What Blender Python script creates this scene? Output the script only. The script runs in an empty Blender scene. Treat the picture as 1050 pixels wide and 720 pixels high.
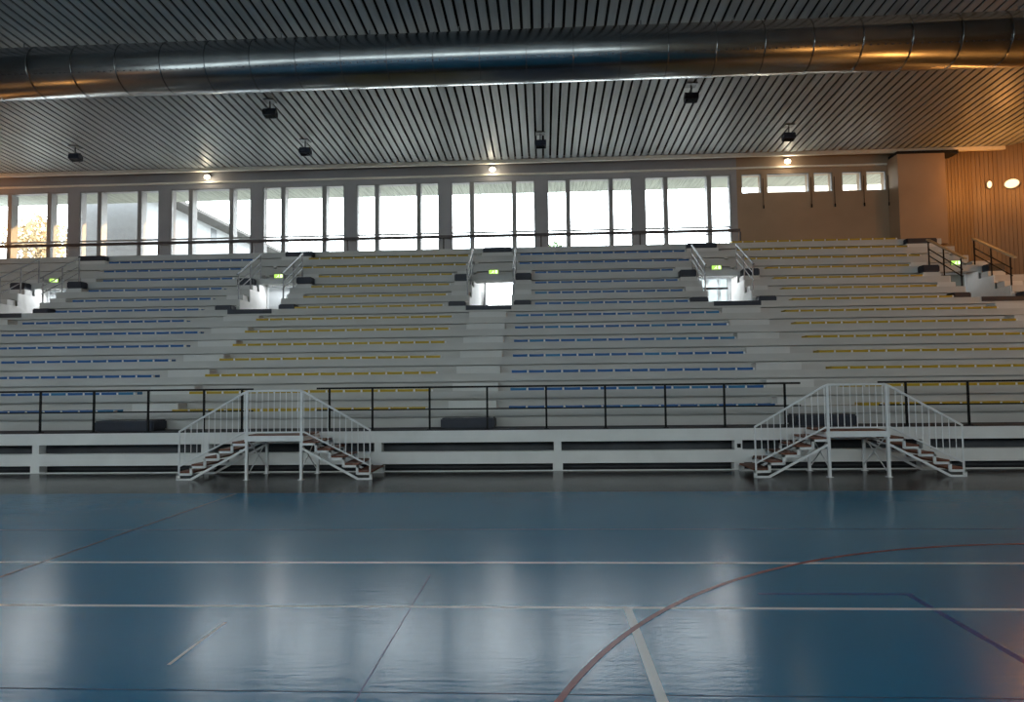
import bpy, bmesh, math, random
from math import pi, sin, cos, atan2, sqrt
from mathutils import Vector, Matrix
random.seed(7)
S = bpy.context.scene
COL = S.collection

# ------------------------------------------------------------------ materials
def mat(name, color, rough=0.6, metal=0.0, noise=0.0, nscale=6.0, bump=0.0, bscale=40.0, spec=0.5, stretch=None):
    m = bpy.data.materials.new(name); m.use_nodes = True
    nt = m.node_tree; b = nt.nodes['Principled BSDF']
    b.inputs['Base Color'].default_value = (*color, 1)
    b.inputs['Roughness'].default_value = rough
    b.inputs['Metallic'].default_value = metal
    b.inputs['Specular IOR Level'].default_value = spec
    tc = nt.nodes.new('ShaderNodeTexCoord'); mp = nt.nodes.new('ShaderNodeMapping')
    nt.links.new(tc.outputs['Object'], mp.inputs['Vector'])
    if stretch: mp.inputs['Scale'].default_value = stretch
    if noise > 0:
        n = nt.nodes.new('ShaderNodeTexNoise'); n.inputs['Scale'].default_value = nscale; n.inputs['Detail'].default_value = 4
        nt.links.new(mp.outputs[0], n.inputs['Vector'])
        r = nt.nodes.new('ShaderNodeValToRGB')
        r.color_ramp.elements[0].position = .3; r.color_ramp.elements[1].position = .7
        r.color_ramp.elements[0].color = (*[max(0, c*(1-noise)) for c in color], 1)
        r.color_ramp.elements[1].color = (*[min(1, c*(1+noise)) for c in color], 1)
        nt.links.new(n.outputs['Fac'], r.inputs['Fac']); nt.links.new(r.outputs['Color'], b.inputs['Base Color'])
    if bump > 0:
        n2 = nt.nodes.new('ShaderNodeTexNoise'); n2.inputs['Scale'].default_value = bscale; n2.inputs['Detail'].default_value = 3
        nt.links.new(mp.outputs[0], n2.inputs['Vector'])
        bp = nt.nodes.new('ShaderNodeBump'); bp.inputs['Strength'].default_value = bump; bp.inputs['Distance'].default_value = .01
        nt.links.new(n2.outputs['Fac'], bp.inputs['Height']); nt.links.new(bp.outputs['Normal'], b.inputs['Normal'])
    return m

def emit(name, color, strength):
    m = bpy.data.materials.new(name); m.use_nodes = True
    nt = m.node_tree; nt.nodes.clear()
    e = nt.nodes.new('ShaderNodeEmission'); e.inputs['Color'].default_value = (*color, 1); e.inputs['Strength'].default_value = strength
    o = nt.nodes.new('ShaderNodeOutputMaterial'); nt.links.new(e.outputs[0], o.inputs['Surface'])
    return m

def glass(name, tint=(1, 1, 1), gloss=.06):
    m = bpy.data.materials.new(name); m.use_nodes = True
    nt = m.node_tree; nt.nodes.clear()
    t = nt.nodes.new('ShaderNodeBsdfTransparent'); t.inputs['Color'].default_value = (*tint, 1)
    g = nt.nodes.new('ShaderNodeBsdfGlossy'); g.inputs['Roughness'].default_value = .02
    mx = nt.nodes.new('ShaderNodeMixShader'); mx.inputs[0].default_value = gloss
    o = nt.nodes.new('ShaderNodeOutputMaterial')
    nt.links.new(t.outputs[0], mx.inputs[1]); nt.links.new(g.outputs[0], mx.inputs[2]); nt.links.new(mx.outputs[0], o.inputs['Surface'])
    return m

def opal(name, color):
    m = bpy.data.materials.new(name); m.use_nodes = True
    nt = m.node_tree; nt.nodes.clear()
    t = nt.nodes.new('ShaderNodeBsdfTranslucent'); t.inputs['Color'].default_value = (*color, 1)
    d = nt.nodes.new('ShaderNodeBsdfDiffuse'); d.inputs['Color'].default_value = (*color, 1)
    mx = nt.nodes.new('ShaderNodeMixShader'); mx.inputs[0].default_value = .25
    o = nt.nodes.new('ShaderNodeOutputMaterial')
    nt.links.new(t.outputs[0], mx.inputs[1]); nt.links.new(d.outputs[0], mx.inputs[2]); nt.links.new(mx.outputs[0], o.inputs['Surface'])
    return m

M = {}
M['concrete'] = mat('white_concrete', (.56, .56, .55), .75, noise=.07, nscale=1.6, bump=.15, bscale=30, stretch=(.5, 2, 2))
M['fascia'] = mat('white_paint_concrete', (.84, .85, .85), .6, noise=.05, nscale=2)
M['step'] = mat('white_step_concrete', (.665, .67, .665), .7, noise=.05, nscale=2)
M['pit'] = mat('white_wall_paint', (.80, .80, .79), .6, noise=.03)
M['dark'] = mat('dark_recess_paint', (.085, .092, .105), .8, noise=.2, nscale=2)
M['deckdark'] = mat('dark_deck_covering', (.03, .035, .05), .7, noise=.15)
M['pad'] = mat('navy_vinyl', (.013, .018, .036), .5, noise=.12, nscale=5)
M['black'] = mat('black_rail_paint', (.005, .005, .006), .6, spec=.25)
M['steel'] = mat('galvanised_rail', (.30, .31, .33), .4, metal=.6, noise=.1, nscale=8)
M['whitem'] = mat('white_steel_paint', (.84, .86, .88), .4, noise=.03)
M['wood'] = mat('red_brown_plywood', (.16, .055, .032), .55, noise=.3, nscale=6, stretch=(1, 6, 1))
M['blue'] = mat('blue_seat_plastic', (.008, .11, .36), .38, noise=.12, nscale=4)
M['blue2'] = mat('faded_blue_seat_plastic', (.02, .19, .42), .42, noise=.12, nscale=4)
M['yellow'] = mat('yellow_seat_plastic', (.52, .35, .02), .4, noise=.1, nscale=4)
M['wall'] = mat('tan_wall_paint', (.33, .32, .33), .75, noise=.06, nscale=1.2)
M['tan'] = mat('warm_lit_wall_paint', (.36, .25, .165), .75, noise=.06, nscale=1.2)  # brown tint puts the warm light at the right end into the wall colour
M['lining'] = mat('dark_timber_lining', (.10, .065, .035), .8)
M['mull'] = mat('window_frame_paint', (.27, .26, .26), .5, noise=.05)
M['outer'] = mat('cream_outer_render', (.66, .58, .48), .8, noise=.05)
M['cornice'] = mat('cream_cornice_paint', (.82, .78, .68), .6, noise=.04)
M['slat'] = mat('grey_timber_slat', (.35, .38, .40), .40, noise=.14, nscale=2.2, stretch=(3, .25, 1))
M['void'] = mat('ceiling_void', (.008, .008, .009), .9)
M['duct'] = mat('galvanised_duct', (.30, .32, .335), .24, metal=1.0, noise=.1, nscale=2.5, bump=.05, bscale=5)
M['collar'] = mat('duct_collar', (.26, .275, .29), .26, metal=1.0)
M['housing'] = mat('dark_lamp_housing', (.03, .038, .06), .5)
M['greymetal'] = mat('grey_bracket', (.18, .19, .20), .5, metal=.5)
M['oak'] = mat('oak_rail', (.42, .32, .20), .5, noise=.15, nscale=5)
M['handrail'] = mat('dark_brown_handrail', (.06, .045, .045), .45)
M['soffit'] = mat('grey_soffit_board', (.36, .38, .33), .8, noise=.3, nscale=3, stretch=(9, .3, 1))
M['ground'] = mat('pale_paving', (.30, .30, .28), .9, noise=.1)
M['glass'] = glass('clear_glass', (.95, .97, .97), .05)
M['paleglass'] = glass('pale_tinted_glass', (.74, .76, .74), .06)
M['darkglass'] = glass('tinted_glass', (.5, .55, .58), .08)
M['opal'] = opal('opal_panel', (.50, .55, .57))
M['opaldim'] = opal('opal_panel_dim', (.26, .28, .27))
M['paledoor'] = mat('pale_grey_door', (.55, .58, .60), .5)
M['greydoor'] = mat('grey_green_door', (.20, .22, .20), .5)
M['lamp'] = emit('lamp_glow', (1.0, .88, .66), 14)
M['warmglow'] = emit('added_glow', (1.0, .62, .28), 2.4)  # glow of ovals standing in for sun spots and of unseen fill lamps
M['exitgreen'] = emit('exit_sign_glow', (.42, .72, .12), 1.1)
M['exitwhite'] = emit('exit_sign_white', (.9, 1.0, .75), 1.5)
M['linewhite'] = mat('white_court_paint', (.72, .74, .75), .35)
M['linered'] = mat('red_court_paint', (.24, .03, .035), .35, spec=.3)
M['linedarkred'] = mat('dark_red_court_paint', (.018, .026, .045), .35, spec=.25)
M['lineblue'] = mat('dark_blue_court_paint', (.002, .075, .27), .35, spec=.25)
M['seam'] = mat('floor_seam', (.002, .085, .18), .4, spec=.25)
M['house'] = mat('pale_house_render', (.40, .42, .44), .9, noise=.04)
M['roof'] = mat('grey_house_roof', (.10, .095, .09), .9, noise=.15)
M['housewin'] = mat('house_window_dark', (.10, .11, .12), .3)
M['leaf'] = mat('tree_leaf', (.30, .22, .12), .8, noise=.4, nscale=2)
M['leafgreen'] = mat('shrub_leaf', (.06, .12, .03), .8, noise=.4, nscale=2)
M['bark'] = mat('tree_bark', (.10, .07, .05), .9, noise=.3)

def floor_material():
    m = bpy.data.materials.new('blue_sports_vinyl'); m.use_nodes = True
    nt = m.node_tree; b = nt.nodes['Principled BSDF']
    tc = nt.nodes.new('ShaderNodeTexCoord')
    sep = nt.nodes.new('ShaderNodeSeparateXYZ'); nt.links.new(tc.outputs['Object'], sep.inputs[0])
    n = nt.nodes.new('ShaderNodeTexNoise'); n.inputs['Scale'].default_value = .55; n.inputs['Detail'].default_value = 5
    nt.links.new(tc.outputs['Object'], n.inputs['Vector'])
    r = nt.nodes.new('ShaderNodeValToRGB')
    r.color_ramp.elements[0].position = .3; r.color_ramp.elements[1].position = .75
    r.color_ramp.elements[0].color = (.003, .180, .360, 1); r.color_ramp.elements[1].color = (.004, .210, .410, 1)
    nt.links.new(n.outputs['Fac'], r.inputs['Fac'])
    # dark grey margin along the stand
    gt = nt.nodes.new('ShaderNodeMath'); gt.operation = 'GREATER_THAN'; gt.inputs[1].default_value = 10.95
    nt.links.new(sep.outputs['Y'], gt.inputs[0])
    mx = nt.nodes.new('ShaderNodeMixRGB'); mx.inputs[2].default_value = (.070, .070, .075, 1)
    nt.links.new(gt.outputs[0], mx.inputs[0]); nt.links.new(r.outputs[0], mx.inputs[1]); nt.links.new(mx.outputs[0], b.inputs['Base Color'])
    n2 = nt.nodes.new('ShaderNodeTexNoise'); n2.inputs['Scale'].default_value = 1.3; n2.inputs['Detail'].default_value = 6
    nt.links.new(tc.outputs['Object'], n2.inputs['Vector'])
    mr = nt.nodes.new('ShaderNodeMapRange'); mr.inputs['To Min'].default_value = .17; mr.inputs['To Max'].default_value = .22
    nt.links.new(n2.outputs['Fac'], mr.inputs['Value']); nt.links.new(mr.outputs[0], b.inputs['Roughness'])
    mp = nt.nodes.new('ShaderNodeMapping'); mp.inputs['Scale'].default_value = (.6, 3.5, 1)
    nt.links.new(tc.outputs['Object'], mp.inputs['Vector'])
    n3 = nt.nodes.new('ShaderNodeTexNoise'); n3.inputs['Scale'].default_value = 6.0; n3.inputs['Detail'].default_value = 5
    nt.links.new(mp.outputs[0], n3.inputs['Vector'])
    bp = nt.nodes.new('ShaderNodeBump'); bp.inputs['Strength'].default_value = .16; bp.inputs['Distance'].default_value = .01
    nt.links.new(n3.outputs['Fac'], bp.inputs['Height']); nt.links.new(bp.outputs['Normal'], b.inputs['Normal'])
    b.inputs['Specular IOR Level'].default_value = .22
    return m
M['floor'] = floor_material()

def wood_wall():
    m = bpy.data.materials.new('vertical_timber_boards'); m.use_nodes = True
    nt = m.node_tree; b = nt.nodes['Principled BSDF']; b.inputs['Roughness'].default_value = .5
    tc = nt.nodes.new('ShaderNodeTexCoord')
    n = nt.nodes.new('ShaderNodeTexNoise'); n.inputs['Scale'].default_value = 3; n.inputs['Detail'].default_value = 4
    mp = nt.nodes.new('ShaderNodeMapping'); mp.inputs['Scale'].default_value = (3, 3, .2)
    nt.links.new(tc.outputs['Object'], mp.inputs['Vector']); nt.links.new(mp.outputs[0], n.inputs['Vector'])
    r = nt.nodes.new('ShaderNodeValToRGB')
    r.color_ramp.elements[0].color = (.20, .13, .065, 1); r.color_ramp.elements[1].color = (.30, .20, .105, 1)
    nt.links.new(n.outputs['Fac'], r.inputs['Fac']); nt.links.new(r.outputs[0], b.inputs['Base Color'])
    return m
M['boards'] = wood_wall()

# ------------------------------------------------------------------ mesh helper
class MB:
    def __init__(s): s.v = []; s.f = []; s.mi = []; s.cur = 0
    def add(s, vs, fs):
        o = len(s.v); s.v += [tuple(v) for v in vs]
        for f in fs: s.f.append([i+o for i in f]); s.mi.append(s.cur)
        return s
    def box(s, x0, x1, y0, y1, z0, z1):
        vs = [(x0,y0,z0),(x1,y0,z0),(x1,y1,z0),(x0,y1,z0),(x0,y0,z1),(x1,y0,z1),(x1,y1,z1),(x0,y1,z1)]
        return s.add(vs, [(0,3,2,1),(4,5,6,7),(0,1,5,4),(1,2,6,5),(2,3,7,6),(3,0,4,7)])
    def prism_x(s, poly, x0, x1):             # poly: (y, z) points
        n = len(poly)
        vs = [(x0, y, z) for y, z in poly] + [(x1, y, z) for y, z in poly]
        fs = [tuple(range(n-1, -1, -1)), tuple(range(n, 2*n))] + [(i, (i+1) % n, n+(i+1) % n, n+i) for i in range(n)]
        return s.add(vs, fs)
    def prism_z(s, poly, z0, z1):
        n = len(poly)
        vs = [(x, y, z0) for x, y in poly] + [(x, y, z1) for x, y in poly]
        fs = [tuple(range(n-1, -1, -1)), tuple(range(n, 2*n))] + [(i, (i+1) % n, n+(i+1) % n, n+i) for i in range(n)]
        return s.add(vs, fs)
    def prism_y(s, poly, y0, y1):             # poly: (x, z)
        n = len(poly)
        vs = [(x, y0, z) for x, z in poly] + [(x, y1, z) for x, z in poly]
        fs = [tuple(range(n)), tuple(range(2*n-1, n-1, -1))] + [((i+1) % n, i, n+i, n+(i+1) % n) for i in range(n)]
        return s.add(vs, fs)
    def bar(s, p, q, w, h, up=(0, 0, 1)):     # rectangular bar between two points
        p, q = Vector(p), Vector(q); d = (q-p).normalized(); up = Vector(up)
        if abs(d.dot(up)) > .98: up = Vector((0, 1, 0))
        a = d.cross(up).normalized(); b = a.cross(d).normalized()
        vs = []
        for c in (p, q):
            for sa, sb in ((-1,-1),(1,-1),(1,1),(-1,1)): vs.append(c+a*sa*w/2+b*sb*h/2)
        return s.add(vs, [(3,2,1,0),(4,5,6,7),(0,1,5,4),(1,2,6,5),(2,3,7,6),(3,0,4,7)])
    def tube(s, pts, r, n=8):
        pts = [Vector(p) for p in pts]
        vs = []; fs = []
        for i, p in enumerate(pts):
            d = (pts[min(i+1, len(pts)-1)] - pts[max(i-1, 0)]).normalized()
            up = Vector((0, 0, 1)) if abs(d.z) < .95 else Vector((0, 1, 0))
            a = d.cross(up).normalized(); b = a.cross(d)
            for k in range(n):
                t = 2*pi*k/n; vs.append(p + a*cos(t)*r + b*sin(t)*r)
        m = len(pts)
        for i in range(m-1):
            for k in range(n):
                fs.append((i*n+k, i*n+(k+1) % n, (i+1)*n+(k+1) % n, (i+1)*n+k))
        fs.append(tuple(range(n-1, -1, -1))); fs.append(tuple(range((m-1)*n, m*n)))
        return s.add(vs, fs)
    def build(s, name, material, parent=None, smooth=False, bevel=0.0, loc=None):
        me = bpy.data.meshes.new(name)
        ox, oy, oz = loc or (0, 0, 0)
        me.from_pydata([(x-ox, y-oy, z-oz) for x, y, z in s.v], [], s.f)
        mats = material if isinstance(material, (list, tuple)) else [material]
        for m in mats: me.materials.append(m)
        if len(mats) > 1: me.polygons.foreach_set('material_index', s.mi)
        bm = bmesh.new(); bm.from_mesh(me); bmesh.ops.recalc_face_normals(bm, faces=bm.faces)
        if bevel > 0:
            bmesh.ops.bevel(bm, geom=[e for e in bm.edges], offset=bevel, segments=2, affect='EDGES', clamp_overlap=True)
        bm.to_mesh(me); bm.free()
        if smooth: me.polygons.foreach_set('use_smooth', [True]*len(me.polygons))
        o = bpy.data.objects.new(name, me); COL.objects.link(o)
        if loc: o.location = loc
        if parent is not None:
            o.parent = parent
            if loc is None: o.matrix_parent_inverse = parent.matrix_basis.inverted()
        return o

def tag(o, label=None, cat=None, group=None, kind=None):
    if label: o['label'] = label
    if cat: o['category'] = cat
    if group: o['group'] = group
    if kind: o['kind'] = kind
    return o
def thing(name, label, cat, loc=(0, 0, 0), group=None, kind=None):
    o = bpy.data.objects.new(name, None); o.empty_display_size = .2; COL.objects.link(o); o.location = loc
    return tag(o, label, cat, group, kind)
def copy_tree(o, loc=None, parent=None):
    c = o.copy(); COL.objects.link(c)
    if parent is not None: c.parent = parent
    if loc is not None: c.location = loc
    for ch in o.children: copy_tree(ch, None, c)
    return c
def structure(name, mb, m, parent=None, **k):
    o = mb.build(name, m, parent, **k)
    o['kind'] = 'structure'
    return o

# ------------------------------------------------------------------ dimensions
XL, XR = -24.0, 19.0            # hall side walls
YB, YW = -14.0, 25.5            # wall behind the viewer, window wall
def ceil_z(y): return 10.40 + .043*(25.1 - y)
Y0, D = 14.6, .72
H = [1.26, 1.66, 2.08, 2.50, 2.92, 3.34, 3.75, 4.17, 4.59, 5.02, 5.47, 5.92, 6.37, 6.80]
T = [h - .035 for h in H]
Yk = [Y0 + D*k for k in range(15)]
DECK = .85
AISLES = [-16.75, -8.89, -1.62, 5.69, 13.3]
AISLE_NAMES = ['far left', 'left', 'centre', 'right', 'far right']
PW = .68                        # half width of an exit opening

# ------------------------------------------------------------------ floor and its lines
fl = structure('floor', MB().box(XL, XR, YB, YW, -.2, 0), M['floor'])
def line(name, mb, m): return structure(name, mb, m, fl)
def strip(x0, x1, y0, y1, t=.0015): return MB().box(x0, x1, y0, y1, 0, t)
line('white_line', strip(-22, 17, 6.605, 6.655), M['linewhite'])
line('white_line', strip(-22, 17, 5.295, 5.34), M['linewhite'])
line('white_line', strip(.595, .66, 1.0, 5.29), M['linewhite'])
line('floor_seam', strip(-22, 17, 8.13, 8.155, .001), M['seam'])
line('floor_seam', strip(-22, 17, 3.848, 3.861, .001), M['seam'])
line('red_line', strip(-5.16, -5.12, 2.0, 10.9), M['linedarkred'])
line('blue_line', strip(1.75, 3.0, 5.66, 5.70, .0012), M['lineblue'])
line('blue_line', strip(2.93, 2.98, 1.5, 5.66, .0012), M['lineblue'])
line('blue_line', strip(-1.081, -1.073, 2.0, 6.2, .0012), M['lineblue'])
line('white_line', strip(-2.42, -2.395, 4.2, 4.95, .0012), M['linewhite'])
arc = MB(); cx, cy, r0 = 5.30, 1.80, 5.60
pts = [(cx+cos(a)*(r0+dr), cy+sin(a)*(r0+dr)) for dr in (-.022, .022) for a in [pi*.02+pi*1.05*i/120 for i in range(121)]]
vs = [(x, y, .0025) for x, y in pts]
arc.add(vs, [(i, i+1, 122+i, 121+i) for i in range(120)])
line('red_arc', arc, M['linered'])

# ------------------------------------------------------------------ ceiling
mb = MB(); x = XL + .1
while x < XR + .0:
    y0, y1 = YB, 25.06
    w = .190
    z0, z1 = ceil_z(y0), ceil_z(y1)
    vs = [(x, y0, z0), (x+w, y0, z0), (x+w, y1, z1), (x, y1, z1), (x, y0, z0+.035), (x+w, y0, z0+.035), (x+w, y1, z1+.035), (x, y1, z1+.035)]
    mb.add(vs, [(0,3,2,1),(4,5,6,7),(0,1,5,4),(1,2,6,5),(2,3,7,6),(3,0,4,7)])
    x += .264
ceiling = structure('ceiling', mb, M['slat'])
mb = MB(); mb.prism_x([(YB-.3, ceil_z(YB)+.3), (27.35, ceil_z(27.35)+.3), (27.35, ceil_z(27.35)+.6), (YB-.3, ceil_z(YB)+.6)], XL-.3, XR+.3)
structure('roof_deck', mb, M['void'], ceiling)
structure('trim_1', MB().box(XL, 17.2, 25.0, 25.12, 10.27, 10.40), M['cornice'])
structure('trim_2', MB().box(XL, 13.1, 25.40, 25.5, 9.93, 9.99), M['cornice'])

# ------------------------------------------------------------------ window wall with openings
BW, PITCH = 3.27, 3.76
bays = [(-22.33 + PITCH*i, -22.33 + PITCH*i + BW) for i in range(8)]
smalls = [(7.68, 8.43), (8.64, 10.23), (10.40, 11.10), (11.46, 12.19), (12.36, 13.10)]
SILL, HEAD = 6.95, 9.74
WT = .40
wall = MB()
DOORS = [(c - .62, c + .62) for c in AISLES]
DTOP = [5.9, 5.9, 6.5, 5.9, 5.9]
def row_pieces(x0, x1, holes):
    out = []; x = x0
    for a, b in holes:
        out.append((x, a)); x = b
    out.append((x, x1)); return out
for a, b in row_pieces(XL, XR, DOORS): wall.box(a, b, YW, YW+WT, 3.3, 5.9)
for a, b in row_pieces(XL, XR, [DOORS[2]]): wall.box(a, b, YW, YW+WT, 5.9, 6.5)
XS = 7.50
wall.box(XL, XR, YW, YW+WT, 0, 3.3)
wall.box(XL, XR, YW, YW+WT, 6.5, SILL)
for a, b in row_pieces(XL, XS, bays): wall.box(a, b, YW, YW+WT, SILL, HEAD)
wall.box(XL, XS, YW, YW+WT, HEAD, ceil_z(YW)+.35)
wn_ = structure('wall_north', wall, M['wall'])
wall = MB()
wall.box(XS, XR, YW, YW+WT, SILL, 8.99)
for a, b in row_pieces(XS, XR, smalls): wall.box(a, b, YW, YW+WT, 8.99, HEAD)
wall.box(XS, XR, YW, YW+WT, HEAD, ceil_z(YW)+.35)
structure('warm_lit_wall_section', wall, M['tan'], wn_)  # right end of the wall, warm light carried by its colour
wn = 0
for a, b in bays:
    wn += 1
    f = MB(); yb0, yb1 = YW+.03, YW+WT-.02
    fw = .035
    f.box(a, a+fw, yb0, yb0+.10, SILL, HEAD); f.box(b-fw, b, yb0, yb0+.10, SILL, HEAD)
    f.box(a+fw, b-fw, yb0, yb0+.10, HEAD-.04, HEAD); f.box(a+fw, b-fw, yb0, yb0+.10, SILL, SILL+.05)
    f.box(a+fw, b-fw, yb0+.005, yb0+.095, 7.70, 7.75)
    w = structure('window_%d' % wn, f, M['mull'])
    m1, m2 = a+.72, b-.72-.17
    for q in (m1, m2):
        structure('mullion', MB().box(q, q+.17, yb0, yb1, SILL+.05, 7.70).box(q, q+.17, yb0, yb1, 7.75, HEAD-.04), M['mull'], w)
    for p0, p1 in ((a+fw, m1), (m1+.17, m2), (m2+.17, b-fw)):
        structure('pane', MB().box(p0, p1, yb0+.045, yb0+.053, SILL+.05, 7.70).box(p0, p1, yb0+.045, yb0+.053, 7.75, HEAD-.04), M['glass'], w)
for a, b in smalls:
    wn += 1
    f = MB(); yb0 = YW+.03; fw = .03
    f.box(a, a+fw, yb0, yb0+.1, 8.99, HEAD); f.box(b-fw, b, yb0, yb0+.1, 8.99, HEAD)
    f.box(a+fw, b-fw, yb0, yb0+.1, HEAD-.03, HEAD); f.box(a+fw, b-fw, yb0, yb0+.1, 8.99, 9.02)
    w = structure('window_%d' % wn, f, M['mull'])
    structure('pane', MB().box(a+fw, b-fw, yb0+.045, yb0+.053, 9.02, HEAD-.03), M['glass'], w)
    rod = MB().tube([(b+.05, YW-.04, 9.55), (b+.05, YW-.04, 8.45)], .012, 6)
    rod.tube([(b+.05, YW-.05, 8.50), (b+.05, YW-.05, 8.38)], .028, 8)
    structure('opening_rod', rod, M['black'], w)
# outside eave
structure('roof_eave', MB().box(XL-.3, XR+.3, YW+WT, 27.35, 9.76, 9.92), M['soffit'])
structure('ground', MB().box(-90, 90, YW+WT, 130, 3.0, 3.28), M['ground'])

# ------------------------------------------------------------------ other walls
path = [(14.85, 25.46), (16.2, 25.42), (17.0, 25.2), (17.6, 24.75), (18.1, 24.0), (18.45, 23.0), (18.7, 21.5), (18.9, 19.0), (18.95, 12.0), (18.95, YB)]
dense = []
for (xa, ya), (xb, yb) in zip(path, path[1:]):
    L = sqrt((xb-xa)**2+(yb-ya)**2); n = max(1, int(L/.12))
    for i in range(n): dense.append((xa+(xb-xa)*i/n, ya+(yb-ya)*i/n))
dense.append(path[-1])
bw = MB()
for (xa, ya), (xb, yb) in zip(dense, dense[1:]):
    d = Vector((xb-xa, yb-ya)); L = d.length; d /= L; nrm = Vector((d.y, -d.x))   # towards the hall is the right-hand side of travel
    if nrm.x > 0: nrm = -nrm
    p0 = Vector((xa, ya)) + d*.006; p1 = Vector((xb, yb)) - d*.006
    poly = [p0, p1, p1 - nrm*.03, p0 - nrm*.03]
    bw.prism_z([(p.x, p.y) for p in poly], 0, ceil_z(min(ya, 25.0)) + (.0 if ya > 23 else .2))
wr = structure('wall_right', bw, M['boards'])
back = MB()
for (xa, ya), (xb, yb) in zip(path, path[1:]):
    back.prism_z([(xa+.04, ya+.045), (xb+.04, yb+.045), (xb+.12, yb+.12), (xa+.12, ya+.12)], 0, ceil_z(min(ya, 25))+.3)
structure('wall_lining', back, M['lining'], wr)
lw = MB(); LZ0, LZ1 = 5.8, 8.0
ly = [(YB+1.0+4.4*i, YB+1.0+4.4*i+3.9) for i in range(5)]
lw.box(XL-.25, XL, YB, YW+WT, 0, LZ0); lw.box(XL-.25, XL, YB, YW+WT, LZ1, 12.6)
for a, b in row_pieces(YB, YW+WT, ly): lw.box(XL-.25, XL, a, b, LZ0, LZ1)
structure('wall_left', lw, M['wall'])
for a, b in ly:
    wn += 1
    f = MB(); f.box(XL-.2, XL-.1, a, a+.05, LZ0, LZ1); f.box(XL-.2, XL-.1, b-.05, b, LZ0, LZ1)
    f.box(XL-.2, XL-.1, a+.05, b-.05, LZ0, LZ0+.05); f.box(XL-.2, XL-.1, a+.05, b-.05, LZ1-.05, LZ1)
    w = structure('window_%d' % wn, f, M['mull'])
    structure('pane', MB().box(XL-.155, XL-.145, a+.05, b-.05, LZ0+.05, LZ1-.05), M['paleglass'], w)
structure('wall_east', MB().box(XR, XR+.25, YB, YW+WT, 0, 12.6), M['wall'])
sw = MB(); BZ0, BZ1 = 4.2, 7.9
sw.box(XL, XR, YB-.3, YB, 0, BZ0); sw.box(XL, XR, YB-.3, YB, BZ1, 12.6)
bx = [(XL+1.0+4.2*i, XL+1.0+4.2*i+3.7) for i in range(10)]
for a, b in row_pieces(XL, XR, bx): sw.box(a, b, YB-.3, YB, BZ0, BZ1)
structure('wall_south', sw, M['wall'])
for a, b in bx:
    wn += 1
    f = MB(); f.box(a, a+.05, YB-.2, YB-.1, BZ0, BZ1); f.box(b-.05, b, YB-.2, YB-.1, BZ0, BZ1)
    f.box(a+.05, b-.05, YB-.2, YB-.1, BZ0, BZ0+.05); f.box(a+.05, b-.05, YB-.2, YB-.1, BZ1-.05, BZ1)
    w = structure('window_%d' % wn, f, M['mull'])
    structure('pane', MB().box(a+.05, b-.05, YB-.155, YB-.145, BZ0+.05, BZ1-.05), M['paleglass'], w)
# boxed-out pillar at the right end of the window wall
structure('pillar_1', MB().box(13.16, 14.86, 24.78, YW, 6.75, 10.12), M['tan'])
structure('trim_3', MB().box(13.2, 15.4, 24.84, YW, 10.125, 10.25), M['void'])

# ------------------------------------------------------------------ grandstand
gs = thing('grandstand', 'tiered white concrete grandstand of stepped rows with aisles and exits below the windows', 'grandstand', (0, Y0, 0))
def xr(k): return {9: 15.2, 10: 14.12, 11: 14.12, 12: 14.12, 13: 14.12}.get(k, 18.4)
def tier_poly(k, top=None):
    low = DECK if k == 0 else T[k-1]
    yn = Yk[k+1] + .12 if k < 13 else YW - .02
    y, t = Yk[k], T[k]
    return [(y, low-.04), (y, low+.190), (y+.13, low+.190), (y+.13, low+.228), (y-.012, low+.228), (y-.012, t), (yn, t), (yn, t-.17), (y+.18, t-.17), (y+.18, low-.04)]
for k in range(14):
    mb = MB()
    if k in (8, 9, 10):
        xs = row_pieces(XL+.02, xr(k), [(c-PW, c+PW) for c in AISLES])
    else:
        xs = [(XL+.02, xr(k))]
    for a, b in xs: mb.prism_x(tier_poly(k), a, b)
    mb.build('tier', M['concrete'], gs)
for c in AISLES:
    y, t = Yk[10], T[10]
    poly = [(y-.012, 5.23), (y-.012, t), (Yk[11]+.12, t), (Yk[11]+.12, t-.17), (y+.16, t-.17), (y+.16, 5.23)]
    MB().prism_x(poly, c-PW, c+PW).build('exit_header', M['concrete'], gs)
    # side walls of the exit, stepped like the rows
    prof = [(Yk[8]+.02, 3.3), (YW-.02, 3.3), (YW-.02, 6.55), (Yk[13], 6.55), (Yk[13], T[12]-.2), (Yk[12], T[12]-.2), (Yk[12], T[11]-.2), (Yk[11], T[11]-.2), (Yk[11], T[10]-.2), (Yk[10], T[10]-.2), (Yk[10], T[9]-.005), (Yk[9], T[9]-.005), (Yk[9], T[8]-.005), (Yk[8]+.02, T[8]-.005)]
    for s in (-1, 1):
        xa = c + s*(PW-.03)
        MB().prism_x(prof, min(xa, xa+s*.12), max(xa, xa+s*.12)).build('exit_side_wall', M['pit'], gs)
    fb = MB()
    fb.prism_x([(Yk[8]-.1, 3.2), (Yk[8]-.1, 4.0), (Yk[8]+.35, 4.0), (Yk[8]+.35, 3.75), (Yk[8]+.7, 3.75), (Yk[8]+.7, 3.52), (Yk[8]+1.05, 3.52), (Yk[8]+1.05, 3.30), (YW+WT, 3.3), (YW+WT, 3.2)], c-PW+.03, c+PW-.03)
    fb.build('exit_floor', M['ground'], gs)
    MB().box(c-PW, c+PW, Yk[7]-.035, Yk[7]+.05, T[7]-.13, T[7]+.004).build('exit_sill', M['pad'], gs)
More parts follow.
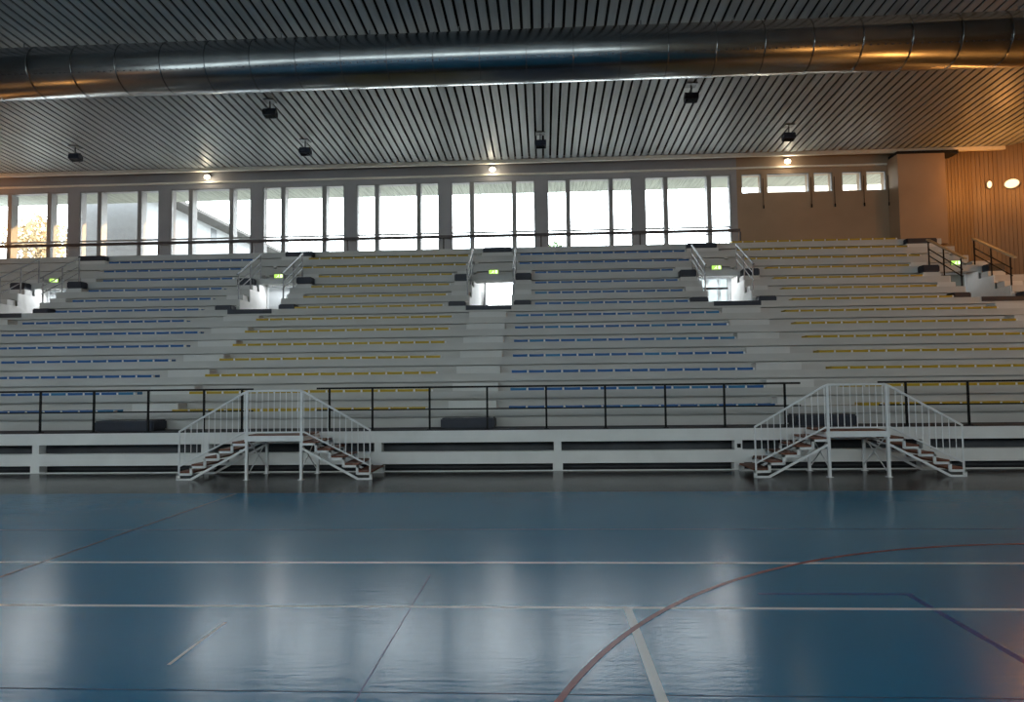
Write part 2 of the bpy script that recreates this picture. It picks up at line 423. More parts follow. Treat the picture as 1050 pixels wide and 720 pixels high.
# half steps in the aisles
for i, c in enumerate(AISLES):
    hw = .545; c = c - (.09 if i == 1 else 0)
    for k in range(1, 8):
        MB().box(c-hw, c+hw, Yk[k]-.38, Yk[k]-.001, T[k-1], T[k-1]+.185).build('aisle_step', M['step'], gs, bevel=.006)
    MB().box(c-.56, c+.56, Yk[13]-.34, Yk[13]-.001, T[12], T[12]+.2).build('aisle_step', M['step'], gs, bevel=.006)
    for s in (-1, 1):
        c = AISLES[i]
        for k in (9, 10, 11):
            xa, xb = c+s*(PW+.04), c+s*(PW+.58)
            MB().box(min(xa, xb), max(xa, xb), Yk[k]-.36, Yk[k]-.001, T[k-1], T[k-1]+.185).build('aisle_step', M['step'], gs, bevel=.006)
# deck in front, its beams, posts and dark recess
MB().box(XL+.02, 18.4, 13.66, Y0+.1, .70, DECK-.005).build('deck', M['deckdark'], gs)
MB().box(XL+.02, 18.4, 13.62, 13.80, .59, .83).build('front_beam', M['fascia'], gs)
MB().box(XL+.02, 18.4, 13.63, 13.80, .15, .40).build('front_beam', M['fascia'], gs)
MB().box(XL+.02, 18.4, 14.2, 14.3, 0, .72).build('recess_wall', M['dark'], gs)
MB().box(XL+.02, 18.4, 13.60, 13.64, 0, .018).build('floor_edge_strip', M['fascia'], gs)
for x in (-18.13, -14.46, -10.79, -7.12, -3.45, .26, 3.90, 7.58, 11.25, 14.9):
    p = MB().box(x-.10, x+.10, 13.64, 13.86, 0, .16).box(x-.075, x+.075, 13.65, 13.86, .16, .60)
    po = p.build('front_post', M['fascia'], gs)
    if x == 3.90: MB().box(3.87, 3.94, 13.63, 13.652, .44, .52).build('socket_box', M['black'], po)

# ------------------------------------------------------------------ seats
def seat_mesh(material, name):
    bm = bmesh.new()
    # shallow dished plate: front edge rolled down
    xs = [-.184 + .368*i/6 for i in range(7)]
    ys = [(-.035, .030), (-.028, .052), (.02, .060), (.12, .052), (.24, .050), (.31, .060), (.33, .058)]
    grid = []
    for (y, z) in ys:
        row = []
        for i, x in enumerate(xs):
            e = abs(x)/.184
            row.append(bm.verts.new((x*(1 if 0 < ys.index((y, z)) < 6 else .975), y, z + .006*e*e)))
        grid.append(row)
    low = []
    for (y, z) in ys:
        row = []
        for i, x in enumerate(xs): row.append(bm.verts.new((x*.985, y+.002, 0.0)))
        low.append(row)
    R_, C_ = len(ys), len(xs)
    for a in range(R_-1):
        for b in range(C_-1):
            bm.faces.new((grid[a][b], grid[a][b+1], grid[a+1][b+1], grid[a+1][b]))
            bm.faces.new((low[a][b], low[a+1][b], low[a+1][b+1], low[a][b+1]))
    for b in range(C_-1):
        bm.faces.new((grid[0][b], low[0][b], low[0][b+1], grid[0][b+1]))
        bm.faces.new((grid[-1][b], grid[-1][b+1], low[-1][b+1], low[-1][b]))
    for a in range(R_-1):
        bm.faces.new((grid[a][0], grid[a+1][0], low[a+1][0], low[a][0]))
        bm.faces.new((grid[a][-1], low[a][-1], low[a+1][-1], grid[a+1][-1]))
    bmesh.ops.recalc_face_normals(bm, faces=bm.faces)
    me = bpy.data.meshes.new(name); bm.to_mesh(me); bm.free(); me.materials.append(material)
    return me
SEAT = {'blue': seat_mesh(M['blue'], 'blue_seat'), 'yellow': seat_mesh(M['yellow'], 'yellow_seat')}
SEAT['pale'] = seat_mesh(M['blue2'], 'pale_blue_seat')
BR = MB().box(.187, .226, -.034, .05, 0, .054).build('bracket', M['fascia']); BRM = BR.data; bpy.data.objects.remove(BR)
blue_rnd = random.Random(11)
ORD = ['', 'first', 'second', 'third', 'fourth', 'fifth', 'sixth', 'seventh', 'eighth', 'ninth', 'tenth', 'eleventh', 'twelfth', 'thirteenth', 'fourteenth']
SP = .4135
spots = []
#           colour, x of the aisle-side end (full rows), direction of counting, aisle name, first x on short rows
secs = [('blue', -9.70, -1, 'left', -10.45), ('yellow', -2.60, -1, 'centre', -2.98), ('blue', -.80, 1, 'centre', -.26), ('yellow', 6.78, 1, 'right', 7.27)]
for colr, xe, dr, an, xs_ in secs:
    for k in range(14):
        if k == 13 and not (colr == 'yellow' and dr == 1): continue
        short = k in (7, 8, 9, 10)
        n = 11 if short else 14
        x0 = xs_ if short else xe
        if colr == 'blue' and dr == -1 and k in (6, 11): x0, n = -10.5, 12
        if colr == 'blue' and dr == -1 and k == 12: x0, n = -10.4, 13
        for j in range(n):
            spots.append((colr, x0 + dr*SP*(j+.5), k, j+1, dr, an))
def in_view(x, y): return -.868*y < x + .0 < .722*y + .0 and x > -.86*y + .0
vis = [s for s in spots if in_view(s[1], Yk[s[2]])]
vis.sort(key=lambda s: (Yk[s[2]]**2 + s[1]**2))
single, rest = vis[:300], vis[300:]
for colr, x, k, j, dr, an in single:
    faded = colr == 'blue' and blue_rnd.random() < .22
    o = bpy.data.objects.new(colr + '_seat', SEAT['pale' if faded else colr]); COL.objects.link(o)
    o.location = (x, Yk[k]+.005, T[k]+.002)
    br = bpy.data.objects.new('bracket', BRM); COL.objects.link(br); br.parent = o; br['label'] = 'white bracket'
    tag(o, ('faded ' if faded else '') + '%s plastic seat, %s %s of the %s aisle, %s row above the deck' % (colr, ORD[j], 'right' if dr > 0 else 'left', an, ORD[k+1]), 'seat', '%s seats on the concrete tiers' % colr)
me = bpy.data.meshes.new('upper_row_seats'); V = []; F = []; MI = []
for colr, x, k, j, dr, an in rest:
    o_ = len(V); s = SEAT[colr]
    V += [(v.co.x+x, v.co.y+Yk[k]+.005, v.co.z+T[k]+.002) for v in s.vertices]
    F += [[i+o_ for i in p.vertices] for p in s.polygons]; MI += [0 if colr == 'blue' else 1]*len(s.polygons)
    o_ = len(V)
    V += [(v.co.x+x, v.co.y+Yk[k]+.005, v.co.z+T[k]+.002) for v in BRM.vertices]
    F += [[i+o_ for i in p.vertices] for p in BRM.polygons]; MI += [2]*len(BRM.polygons)
me.from_pydata(V, [], F); me.materials.append(M['blue']); me.materials.append(M['yellow']); me.materials.append(M['fascia']); me.polygons.foreach_set('material_index', MI)
o = bpy.data.objects.new('upper_row_seats', me); COL.objects.link(o)
tag(o, 'blue and yellow plastic seats along the upper rows of the white stand', 'seat', kind='stuff')

# ------------------------------------------------------------------ dark padded steps
def pad(x0, x1, y0, y1, z0, z1, label, group):
    c = ((x0+x1)/2, (y0+y1)/2, z0)
    o = MB().box(x0, x1, y0, y1, z0, z1).build('padded_step', M['pad'], None, bevel=.03, loc=c)
    return tag(o, label, 'step', group)
for (x0, x1, nm) in ((-9.78, -8.45, 'left'), (-2.20, -1.05, 'centre'), (5.19, 6.43, 'right')):
    pad(x0, x1, 14.0, 14.55, DECK-.002, 1.07, 'navy padded step on the dark deck at the foot of the %s aisle' % nm, 'padded steps on the deck')
for i, c in enumerate(AISLES):
    nm = AISLE_NAMES[i]
    for s in (-1, 1):
        sd = 'left' if s < 0 else 'right'
        xa, xb = c+s*(PW+.06), c+s*(PW+.58)
        pad(min(xa, xb), max(xa, xb), Yk[8]-.40, Yk[8]-.03, T[7]+.003, T[7]+.19, 'lower navy padded step just %s of the %s exit opening' % (sd, nm), 'padded steps beside the exits')
        pad(min(xa, xb), max(xa, xb), Yk[10]-.37, Yk[10]-.03, T[9]+.19, T[10]-.03, 'upper navy padded step just %s of the %s exit opening' % (sd, nm), 'padded steps beside the exits')
    pad(c-.52, c+.52, Yk[13]-.30, Yk[13]-.03, T[12]+.205, T[13]-.03, 'navy padded step on the top row above the %s exit' % nm, 'padded steps on the top row')

# ------------------------------------------------------------------ black deck railings
def deck_rail(x0, x1, posts, label):
    t = thing('deck_railing', label, 'railing', (posts[0], 13.72, DECK), 'black railings on the deck edge')
    y = 13.72
    MB().box(x0, x1, y-.02, y+.02, 1.705, 1.745).build('top_rail', M['black'], t)
    MB().box(x0, x1, y-.012, y+.012, 1.255, 1.285).build('mid_rail', M['black'], t)
    for p in posts:
        MB().box(p-.02, p+.02, y-.015, y+.015, DECK-.002, 1.706).box(p-.05, p+.05, y-.05, y+.05, DECK-.002, DECK+.01).build('post', M['black'], t)
deck_rail(-20.5, -6.12, [-6.36, -7.18, -8.39, -9.58, -10.76, -11.95, -13.15, -14.35, -15.55, -16.75, -17.95, -19.15, -20.35], 'black railing on the deck edge running left from the left access stair')
deck_rail(-4.76, 5.18, [-4.49, -3.58, -2.38, -1.18, .04, 1.25, 2.47, 3.66, 4.87], 'long black railing on the deck edge between the two white access stairs')
deck_rail(6.72, 16.5, [7.26, 8.47, 9.68, 10.89, 12.1, 13.3, 14.5, 15.7], 'black railing on the deck edge running right from the right access stair')

# ------------------------------------------------------------------ white access stairs
def access_stair(xc, label):
    """platform 1.04 m wide, five treads down each side; origin at platform centre on the floor"""
    yf, yr = 12.50, 13.46
    t = thing('access_stair', label, 'stair', (xc, 12.98, 0), 'white access stairs up to the deck')
    hw = .53                                    # platform half width
    RUN, RISE = .265, .14
    MB().box(xc-hw-.02, xc+hw+.02, yf+.03, yr, .815, .85).build('platform_board', M['wood'], t)
    fr = MB().box(xc-hw-.04, xc+hw+.04, yf-.02, yf+.02, .73, .835).box(xc-hw-.04, xc+hw+.04, yr-.04, yr, .73, .81)
    fr.box(xc-hw-.04, xc-hw, yf+.02, yr-.04, .73, .81).box(xc+hw, xc+hw+.04, yf+.02, yr-.04, .73, .81)
    fr.build('platform_frame', M['whitem'], t)
    for s in (-1, 1):
        for y in (yf, yr-.03):
            MB().box(xc+s*hw-.025, xc+s*hw+.025, y-.025, y+.025, 0, .80).box(xc+s*hw-.05, xc+s*hw+.05, y-.05, y+.05, 0, .008).build('leg', M['whitem'], t)
        # cross brace between the front and rear leg of each end
        MB().bar((xc+s*(hw-.03), yf+.03, .72), (xc+s*(hw-.03), yr-.06, .12), .012, .02).bar((xc+s*(hw-.03), yf+.03, .12), (xc+s*(hw-.03), yr-.06, .72), .012, .02).build('cross_brace', M['whitem'], t)
        for y in (yf, yr-.03):
            # saw-tooth stringer of flat bar
            st = MB(); th = .042
            for i in range(5):
                zt = .70 - RISE*i
                xa = xc + s*(hw + .02 + RUN*i); xb = xc + s*(hw + .02 + RUN*(i+1) + th*.5)
                st.box(min(xa, xb), max(xa, xb), y-.02, y+.02, zt-th-.01, zt-.01)
                xv = xc + s*(hw + .02 + RUN*(i+1)); lowz = zt - RISE - th if i < 4 else 0
                st.box(xv-th/2, xv+th/2, y-.02, y+.02, max(0, lowz), zt-.01)
            st.box(min(xc+s*(hw+.02+RUN*4), xc+s*(hw+.02+RUN*5)), max(xc+s*(hw+.02+RUN*4), xc+s*(hw+.02+RUN*5)), y-.02, y+.02, 0.0, .03)
            st.bar((xc+s*(hw+.0), y, .60), (xc+s*(hw+RUN*4+.02), y, .02), .03, .042)
            st.build('stringer', M['whitem'], t)
        for i in range(5):
            zt = .70 - RISE*i
            xa = xc + s*(hw + .0 + RUN*i); xb = xc + s*(hw + .035 + RUN*(i+1))
            MB().box(min(xa, xb), max(xa, xb), yf+.03, yr-.05, zt-.01, zt+.022).build('tread', M['wood'], t)
        # little diagonal strut under the platform edge
        MB().bar((xc+s*(hw-.02), yf, .60), (xc+s*(hw-.28), yr-.05, .78), .02, .02).build('strut', M['whitem'], t)
    # front guard rail
    xe = hw + .02 + RUN*5 - .02
    tz = 1.69; zend = .93
    g = MB()
    g.tube([(xc-xe, yf, 0), (xc-xe, yf, zend), (xc-hw-.06, yf, tz-.03), (xc-hw+.02, yf, tz), (xc+hw-.02, yf, tz), (xc+hw+.06, yf, tz-.03), (xc+xe, yf, zend), (xc+xe, yf, 0)], .021, 8)
    g.tube([(xc-xe, yf, .26), (xc-hw-.06, yf, .90), (xc+hw+.06, yf, .90), (xc+xe, yf, .26)], .017, 8)
    for s in (-1, 1): g.box(xc+s*hw-.022, xc+s*hw+.022, yf-.022, yf+.022, .80, tz)
    gr = g.build('guard_rail', M['whitem'], t)
    n = int(2*xe/.113)
    for i in range(1, n):
        x = -xe + 2*xe*i/n
        if abs(abs(x)-hw) < .03: continue
        def zz(x, zc, ze):
            a = abs(x)
            return zc if a <= hw+.06 else zc + (ze-zc)*(a-hw-.06)/(xe-hw-.06)
        MB().tube([(xc+x, yf, zz(x, .90, .26)), (xc+x, yf, zz(x, tz-.02, zend))], .0085, 6).build('baluster', M['whitem'], gr)
    return t
access_stair(-5.165, 'white steel double stair with brown treads below the left yellow section')
access_stair(5.73, 'white steel double stair with red brown treads below the right aisle')

# ------------------------------------------------------------------ railings beside the exits
def exit_rail(x, s, label, m):
    t = thing('exit_railing', label, 'railing', (x, Yk[8]+.1, T[8]), 'sloping railings beside the exits')
    a, b = (Yk[8]-.05, 5.34), (Yk[11]-.45, 6.32)
    if m is M['black']: MB().bar((x, a[0]-.1, a[1]+.02), (x, b[0], b[1]+.02), .11, .045).build('top_rail', M['oak'], t)
    else: MB().tube([(x, a[0], a[1]), (x, b[0], b[1])], .028, 8).build('top_rail', m, t)
    for dz in (.28, .50):
        MB().tube([(x, a[0]+.05, a[1]-dz), (x, b[0], b[1]-dz)], .017, 6).build('lower_rail', m, t)
    for y, k in ((Yk[8]+.06, 8), (Yk[9]+.18, 9), (Yk[10]+.25, 10)):
        zt = a[1] + (b[1]-a[1])*(y-a[0])/(b[0]-a[0])
        MB().tube([(x, y, T[k]+.003), (x, y, zt)], .022, 8).build('post', m, t)
for i, c in enumerate(AISLES):
    for s in (-1, 1):
        m = M['black'] if i == 4 else M['steel']
        exit_rail(c+s*(PW+.04), s, '%s sloping railing on the %s side of the %s exit' % ('oak-topped black' if i == 4 else 'grey steel', 'left' if s < 0 else 'right', AISLE_NAMES[i]), m)
t = thing('top_guard', 'thin grey guard rail on the top row above the right exit', 'railing', (5.9, 24.3, T[13]))
MB().tube([(5.2, 24.3, 7.17), (6.75, 24.3, 7.17)], .02, 8).build('top_rail', M['steel'], t)
for x in (5.25, 6.45, 6.7): MB().tube([(x, 24.3, T[13]), (x, 24.3, 7.17)], .018, 8).build('post', M['steel'], t)

# long rail in front of the windows
t = thing('window_railing', 'long dark handrail running in front of the tall windows', 'railing', (0, 25.2, T[13]))
MB().box(XL+.1, 7.48, 25.16, 25.23, 7.445, 7.555).build('handrail', M['handrail'], t)
for a, b in bays:
    MB().box(b+.20, b+.25, 25.17, 25.22, T[13]+.002, 7.446).build('post', M['handrail'], t)

# ------------------------------------------------------------------ exit doors and signs
for i, c in enumerate(AISLES):
    x0, x1 = c-.62, c+.62
    y = 22.35 if i != 2 else YW+.1
    zt = 5.27 if i != 2 else 6.5
    f = MB()
    f.box(x0, x0+.06, y, y+.12, 3.3, zt); f.box(x1-.06, x1, y, y+.12, 3.3, zt)
    f.box(x0+.06, x1-.06, y, y+.12, zt-.05, zt)
    d = structure('door_%d' % (i+1), f, M['whitem'])
    if i == 0 or i == 1:
        structure('door_leaf', MB().box(x0+.06, c-.0, y+.03, y+.08, 3.31, zt-.05).box(c+.01, x1-.06, y+.03, y+.08, 3.31, zt-.05), M['paledoor'], d)
        structure('door_handle', MB().box(c+.06, c+.09, y-.03, y+.0, 4.2, 4.5).box(c+.06, c+.09, y+.0, y+.03, 4.22, 4.25).box(c+.06, c+.09, y+.0, y+.03, 4.45, 4.48), M['black'], d)
    elif i == 2:
        structure('door_leaf', MB().box(x0+.07, x0+.12, y-.85, y-.02, 3.32, 5.3), M['whitem'], d)
    elif i == 3:
        lv = MB()
        for q in (x0+.06, c-.22, c+.16, x1-.14): lv.box(q, q+.08, y+.03, y+.08, 3.31, zt-.05)
        structure('door_leaf', lv, M['whitem'], d)
        for p0, p1 in ((x0+.14, c-.22), (c-.14, c+.16), (c+.24, x1-.14)):
            structure('pane', MB().box(p0, p1, y+.05, y+.058, 3.31, zt-.05), M['opal'], d)
        structure('push_bar', MB().box(x0+.16, x1-.14, y-.06, y-.02, 4.86, 4.93), M['black'], d)
    else:
        structure('door_leaf', MB().box(x0+.06, x1-.06, y+.03, y+.08, 3.31, zt-.05), M['greydoor'], d)
    # exit sign on the header
    t = thing('exit_sign', 'small lit green exit sign above the %s exit opening' % AISLE_NAMES[i], 'sign', (c-.05, Yk[10]-.02, T[10]), 'lit exit signs')
    z0 = T[10]+.010; ys = Yk[10]+.02
    MB().box(c-.17, c+.17, ys, ys+.06, z0-.005, z0+.15).build('housing', M['greymetal'], t)
    MB().box(c-.155, c+.155, ys-.006, ys, z0+.006, z0+.138).build('sign_face', M['exitgreen'], t)
    pic = MB()
    pic.box(c+.055, c+.12, ys-.010, ys-.006, z0+.025, z0+.12)              # doorway
    pic.prism_y([(c-.02, z0+.095), (c+.0, z0+.095), (c+.0, z0+.118), (c-.02, z0+.118)], ys-.010, ys-.006)   # head
    pic.prism_y([(c-.045, z0+.055), (c-.02, z0+.055), (c+.01, z0+.09), (c-.02, z0+.09)], ys-.010, ys-.006)  # body
    pic.prism_y([(c-.09, z0+.025), (c-.07, z0+.025), (c-.025, z0+.055), (c-.045, z0+.058)], ys-.010, ys-.006)
    pic.prism_y([(c+.0, z0+.025), (c+.02, z0+.025), (c-.02, z0+.058), (c-.035, z0+.055)], ys-.010, ys-.006)
    pic.build('running_figure', M['exitwhite'], t)

# ------------------------------------------------------------------ ceiling duct
DY, DZ, DR = 16.2, 9.96, .63
t = thing('ventilation_duct', 'big round galvanised air duct running under the slatted ceiling', 'duct', (0, DY, DZ))
def cyl_x(x0, x1, r, n=48, caps=True):
    vs = []; fs = []
    for x in (x0, x1):
        for k in range(n): a = 2*pi*k/n; vs.append((x, DY+cos(a)*r, DZ+sin(a)*r))
    fs = [(k, (k+1) % n, n+(k+1) % n, n+k) for k in range(n)]
    if caps: fs += [tuple(range(n-1, -1, -1)), tuple(range(n, 2*n))]
    m = MB(); m.add(vs, fs); return m
o = cyl_x(XL+.05, 18.9, DR, 64).build('duct_tube', M['duct'], t)
for p in o.data.polygons: p.use_smooth = len(p.vertices) == 4
x = -.32 - 1.137*20
while x < 18.8:
    o = cyl_x(x-.010, x+.010, DR+.005, 64).build('collar', M['collar'], t)
    for p in o.data.polygons: p.use_smooth = len(p.vertices) == 4
    x += 1.137
nz = MB(); a = pi + .47
for i in range(250):
    x = XL+.4 + .168*i
    if x > 18.6: break
    cxn, czn = DY+cos(a)*(DR-.01), DZ+sin(a)*(DR-.01)
    nz.tube([(x, cxn, czn), (x, DY+cos(a)*(DR+.006), DZ+sin(a)*(DR+.006))], .016, 6)
o = nz.build('nozzle_row', M['housing'], t); o['kind'] = 'stuff'
hg = MB()
x = -.32 - 1.137*20 + .57
for i in range(19):
    xx = x + 2.274*i
    if xx > 18.5: break
    MB().box(xx-.015, xx+.015, DY-.01, DY+.01, DZ+DR-.01, ceil_z(DY)+.02).build('hanger', M['greymetal'], t)

# ------------------------------------------------------------------ ceiling floodlights
FL = [(-16.73, 22.68, 'far left above the sunlit windows'), (-8.35, 19.73, 'nearer of the two at left of centre'), (-8.34, 22.74, 'farther of the two at left of centre'),
      (-.01, 22.69, 'in the middle above the centre aisle'), (4.50, 19.58, 'at right just behind the duct'), (8.47, 22.67, 'above the row of small high windows')]
for i, (x, y, w) in enumerate(FL):
    zc = ceil_z(y)
    t = thing('ceiling_floodlight', 'dark floodlight hung from the slatted ceiling, ' + w, 'light', (x, y, zc), 'dark floodlights under the ceiling')
    MB().box(x-.16, x+.16, y-.16, y+.16, zc-.03, zc+.0).build('mount_plate', M['greymetal'], t)
    MB().box(x-.02, x+.02, y-.02, y+.02, zc-.25, zc-.03).bar((x-.2, y, zc-.26), (x+.2, y, zc-.26), .03, .03).build('bracket', M['greymetal'], t)
    hs = MB()
    prof = [(y-.12, zc-.46), (y+.13, zc-.52), (y+.16, zc-.36), (y+.06, zc-.265), (y-.08, zc-.265)]
    hs.prism_x(prof, x-.20, x+.20)
    hs.build('housing', M['housing'], t, bevel=.015)
    MB().bar((x-.16, y+.005, zc-.497), (x+.16, y+.005, zc-.497), .16, .012, up=(0, .23, 1)).build('lens', M['darkglass'], t)

# ------------------------------------------------------------------ small lit wall spotlights under the cornice
for x, w in ((-13.2, 'above the left windows'), (-1.88, 'above the middle windows'), (9.35, 'above the small high windows')):
    t = thing('wall_spotlight', 'small lit round spotlight under the cornice, ' + w, 'light', (x, 25.38, 10.14), 'lit spotlights under the cornice')
    MB().box(x-.06, x+.06, 25.30, 25.46, 10.19, 10.25).bar((x, 25.28, 10.12), (x, 25.36, 10.22), .03, .03).build('bracket', M['greymetal'], t)
    n = 12; vs = []; fs = []
    for a in range(7):
        ph = -pi/2 + pi*a/6
        for k in range(n): th = 2*pi*k/n; vs.append((x+cos(ph)*cos(th)*.115, 25.24+cos(ph)*sin(th)*.07, 10.11+sin(ph)*.085))
    for a in range(6):
        for k in range(n): fs.append((a*n+k, a*n+(k+1) % n, (a+1)*n+(k+1) % n, (a+1)*n+k))
    m_ = MB(); m_.add(vs, fs); m_.build('bulb', M['lamp'], t, smooth=True)

# ------------------------------------------------------------------ added warm glows (ovals for sun spots in view; unseen fill lamps beyond)
def added_wall_glow(x, y, z, nx, ny, w, h, label):
    t = thing('added_wall_glow', label, 'light', (x, y, z), 'added warm glows on the side walls')
    d = Vector((nx, ny, 0)).normalized(); a = Vector((-d.y, d.x, 0))
    p = Vector((x, y, z))
    ring = []
    vs = []; fs = []; n = 20
    for off, sc in ((0, 1.0), (.05, .95), (.08, .7)):
        for k in range(n):
            th = 2*pi*k/n; vs.append(p + d*off + a*cos(th)*w*sc + Vector((0, 0, 1))*sin(th)*h*sc)
    for q in range(2):
        for k in range(n): fs.append((q*n+k, q*n+(k+1) % n, (q+1)*n+(k+1) % n, (q+1)*n+k))
    fs.append(tuple(range(2*n, 3*n))); fs.append(tuple(range(n-1, -1, -1)))
    m_ = MB(); m_.add(vs, fs); m_.build('glow_oval', M['warmglow'], t, smooth=True)
    vs2 = [p + d*o_ + a*cos(2*pi*k/n)*(w+.03) + Vector((0, 0, 1))*sin(2*pi*k/n)*(h+.03) for o_ in (-.02, .02) for k in range(n)]
    m2 = MB(); m2.add(vs2, [(k, (k+1) % n, n+(k+1) % n, n+k) for k in range(n)] + [tuple(range(n-1, -1, -1)), tuple(range(n, 2*n))])
    m2.build('back_plate', M['greymetal'], t)
added_wall_glow(16.68, 25.20, 9.01, -.27, -1, .07, .13, 'smaller warm glowing oval standing for a sun spot high on the timber wall, left of the brighter one')
added_wall_glow(17.28, 24.89, 8.94, -.8, -1, .22, .16, 'larger bright warm oval standing for a sun spot high on the curved timber wall at right')  # both glowing ovals stand in for sun spots on the timber

for x_, y_, nx_, w_ in ((18.84, 17.5, -1, 'right wall beside the front rows'), (18.88, 11.5, -1, 'right wall beside the court'), (XL+.02, 17.5, 1, 'left wall beside the front rows'), (XL+.02, 11.5, 1, 'left wall beside the court')):
    added_wall_glow(x_, y_, 5.6, nx_, 0, .22, .16, 'unseen warm fill lamp added on the ' + w_)  # out-of-view lamps added as warm fill for the tiers
# ------------------------------------------------------------------ outside: house, trees, added sun-blocking volumes
hs = thing('house', 'pale house with grey overhanging roof seen through the left windows', 'house', (-19.2, 37, 3.28))
hb = MB().box(-20.6, -17.8, 28.2, 52.0, 3.2, 10.64); hb.build('house_wall', M['house'], hs)
MB().prism_y([(-21.4, 10.5), (-16.95, 10.5), (-16.95, 10.66), (-19.2, 11.5), (-21.4, 10.66)], 28.1, 52.8).build('roof', M['roof'], hs)
for y in (34.5, 36.6, 40.0, 44.0):
    w = MB().box(-17.84, -17.78, y, y+.62, 9.55, 10.40).build('window', M['housewin'], hs)
    MB().box(-17.86, -17.82, y-.05, y+.0, 9.5, 10.45).box(-17.86, -17.82, y+.62, y+.67, 9.5, 10.45).build('window_frame', M['house'], w)
def tree(x, y, zc, rx, rz, nleaf, m, label, seed):
    rnd = random.Random(seed)
    t = thing('tree', label, 'tree', (x, y, 3.28))
    tr = MB().tube([(x, y, 3.25), (x+.1, y, (3.3+zc)/2), (x, y, zc)], .16, 8)
    for i in range(6):
        a = rnd.random()*6.28
        tr.tube([(x, y, zc-rz*.6), (x+cos(a)*rx*.6, y+sin(a)*rx*.6, zc+rnd.uniform(-.2, .6)*rz)], .05, 6)
    tr.build('trunk', M['bark'], t)
    lf = MB()
    for i in range(nleaf):
        u = rnd.uniform(-1, 1); a = rnd.random()*6.28; r = rnd.random()**.45
        p = Vector((x + rx*r*sqrt(1-u*u)*cos(a), y + rx*r*sqrt(1-u*u)*sin(a), zc + rz*r*u))
        n1 = Vector((rnd.uniform(-1, 1), rnd.uniform(-1, 1), rnd.uniform(-1, 1))).normalized(); n2 = n1.orthogonal().normalized()
        L = rnd.uniform(.10, .2)
        lf.add([p-n1*L, p+n2*L*.5, p+n1*L, p-n2*L*.5], [(0, 1, 2, 3)])
    lf.build('crown', m, t)
tree(-31.8, 40.0, 11.2, 1.9, 1.7, 1500, M['leaf'], 'brown leafed tree outside the leftmost tall window', 3)
tree(.55, 30.2, 7.25, .95, 1.0, 500, M['leafgreen'], 'small green bush top outside the lower edge of a middle window', 5)
wg = thing('side_sun_blocker', 'unseen pale volume added outside the right end to shade the window wall', 'sun blocker', (19.5, 31, 3.28))
MB().box(18.6, 21.5, 27.6, 36.0, 3.2, 17.5).build('side_blocker_wall', M['outer'], wg)  # unseen volume added to keep the sun off most window bays
MB().box(18.4, 21.7, 27.5, 36.2, 17.5, 17.8).build('side_blocker_roof', M['roof'], wg)

wg = thing('far_sun_blocker', 'unseen pale volume added beyond the first to shade the house', 'sun blocker', (20.5, 48, 3.28))
MB().box(18.6, 23.0, 40.6, 60.0, 3.2, 21.0).build('far_blocker_wall', M['outer'], wg)  # unseen volume added to keep the sun off the house
MB().box(18.4, 23.2, 40.4, 60.2, 21.0, 21.4).build('far_blocker_roof', M['roof'], wg)

# ------------------------------------------------------------------ light
W = bpy.data.worlds.new('sky'); S.world = W; W.use_nodes = True
bg = W.node_tree.nodes['Background']; bg.inputs['Color'].default_value = (.90, .96, 1.0, 1); bg.inputs['Strength'].default_value = 8.6
def light(name, kind, loc, energy, color, **k):
    l = bpy.data.lights.new(name, kind); l.energy = energy; l.color = color
    for a, b in k.items(): setattr(l, a, b)
    o = bpy.data.objects.new(name, l); COL.objects.link(o); o.location = loc
    return o
sun = light('low_sun', 'SUN', (40, 40, 30), 9.0, (1.0, .58, .22), angle=.02)
sun.rotation_euler = Vector((-1, -.3, -.25)).to_track_quat('-Z', 'Y').to_euler()
def portal(name, loc, direction, sx, sy):
    o = light(name, 'AREA', loc, 1.0, (1, 1, 1), shape='RECTANGLE', size=sx, size_y=sy)
    o.data.cycles.is_portal = True
    o.rotation_euler = Vector(direction).to_track_quat('-Z', 'Z').to_euler()
portal('daylight_opening', (-7.4, YW+WT+.02, 8.35), (0, -1, 0), 30.6, 2.85)
portal('daylight_opening', (10.4, YW+WT+.02, 9.37), (0, -1, 0), 5.6, .8)
portal('daylight_opening', (-2.5, YB-.32, 6.05), (0, 1, 0), 42, 3.7)
portal('daylight_opening', (XL-.27, -2.0, 6.9), (1, 0, 0), 22, 2.3)
portal('daylight_opening', (-1.62, YW+WT+.02, 4.6), (0, -1, 0), 1.3, 2.7)
light('added_warm_fill', 'POINT', (16.4, 23.7, 8.9), 62, (1.0, .40, .09), shadow_soft_size=.25)  # warm fill added at the right, set off from the glowing ovals
light('added_warm_fill', 'POINT', (15.6, 24.3, 9.2), 14, (1.0, .40, .09), shadow_soft_size=.15)
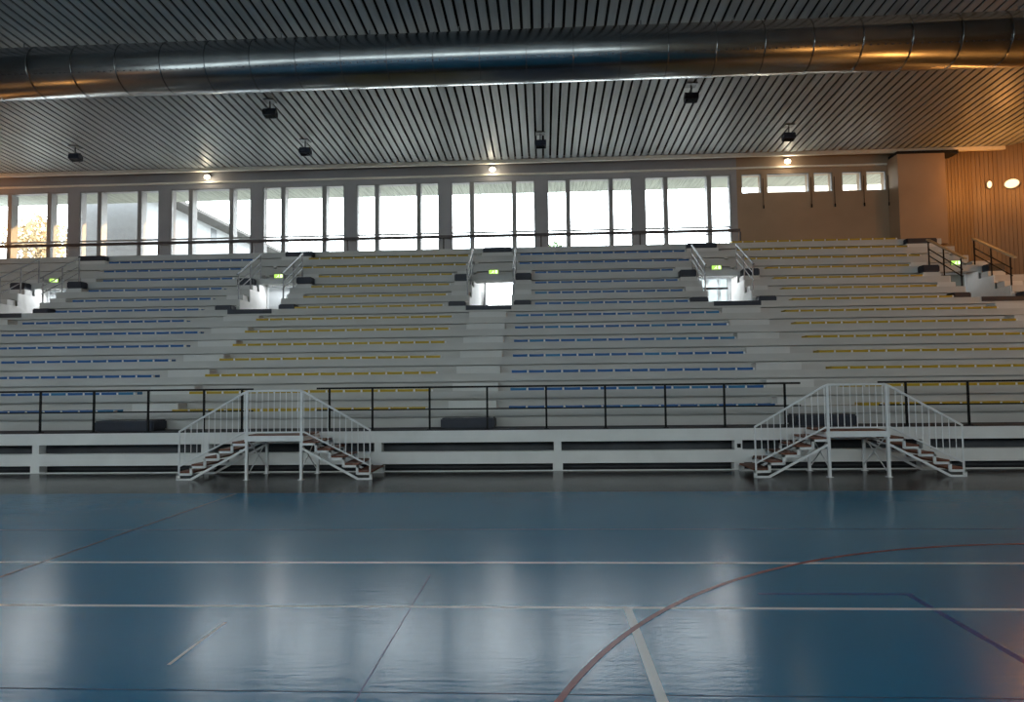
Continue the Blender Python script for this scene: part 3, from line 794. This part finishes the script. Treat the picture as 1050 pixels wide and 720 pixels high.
light('added_warm_fill', 'POINT', (-23.2, 23.9, 8.8), 60, (1.0, .40, .09), shadow_soft_size=.25)  # unseen warm fill added at the left wall, no fixture
for x_, y_, e_ in ((18.3, 17.5, 240), (18.3, 11.5, 150), (XL+.6, 17.5, 50), (XL+.6, 11.5, 15)):
    light('added_warm_fill', 'POINT', (x_, y_, 5.6), e_, (1.0, .43, .10), shadow_soft_size=.2)  # fill light of the added out-of-view side wall lamps
for c_, e in ((AISLES[0], 16), (AISLES[1], 15), (AISLES[3], 14), (AISLES[4], 2)):
    a_ = light('exit_fill', 'AREA', (c_, 22.1, 5.255), e, (.95, .98, 1.0), shape='RECTANGLE', size=.9, size_y=.15)  # fill added above the exits to brighten their side walls, no fixture
    a_.rotation_euler = Vector((0, -.55, -1)).to_track_quat('-Z', 'Y').to_euler()
light('corridor_fill', 'POINT', (AISLES[3], 23.6, 5.0), 130, (1, .98, .95), shadow_soft_size=.1)  # unseen fill added behind the right exit door to brighten its panes
for x in (-13.2, -1.88, 9.35):
    light('spotlight_glow', 'POINT', (x, 25.05, 10.0), 6, (1.0, .85, .6), shadow_soft_size=.06)

# ------------------------------------------------------------------ camera
cd = bpy.data.cameras.new('camera'); cam = bpy.data.objects.new('camera', cd); COL.objects.link(cam); S.camera = cam
cd.sensor_fit = 'HORIZONTAL'; cd.sensor_width = 36; cd.lens = 36*680/1050; cd.clip_start = .05; cd.clip_end = 400
cam.matrix_world = Matrix.Translation((0, 0, 1.75)) @ Matrix.Rotation(.0476, 4, 'Z') @ Matrix.Rotation(pi/2 + math.atan(35/680), 4, 'X') @ Matrix.Rotation(-.0115, 4, 'Z')

vs_ = S.view_settings
S.display_settings.display_device = 'sRGB'
vs_.view_transform = 'Standard'; vs_.look = 'None'; vs_.exposure = 0.34; vs_.gamma = 1.0; vs_.use_curve_mapping = False
S.cycles.max_bounces = 8; S.cycles.diffuse_bounces = 5; S.cycles.glossy_bounces = 4; S.cycles.transparent_max_bounces = 12
S.cycles.use_denoising = True
S.cycles.sample_clamp_indirect = 8
S.cycles.caustics_reflective = False; S.cycles.caustics_refractive = False
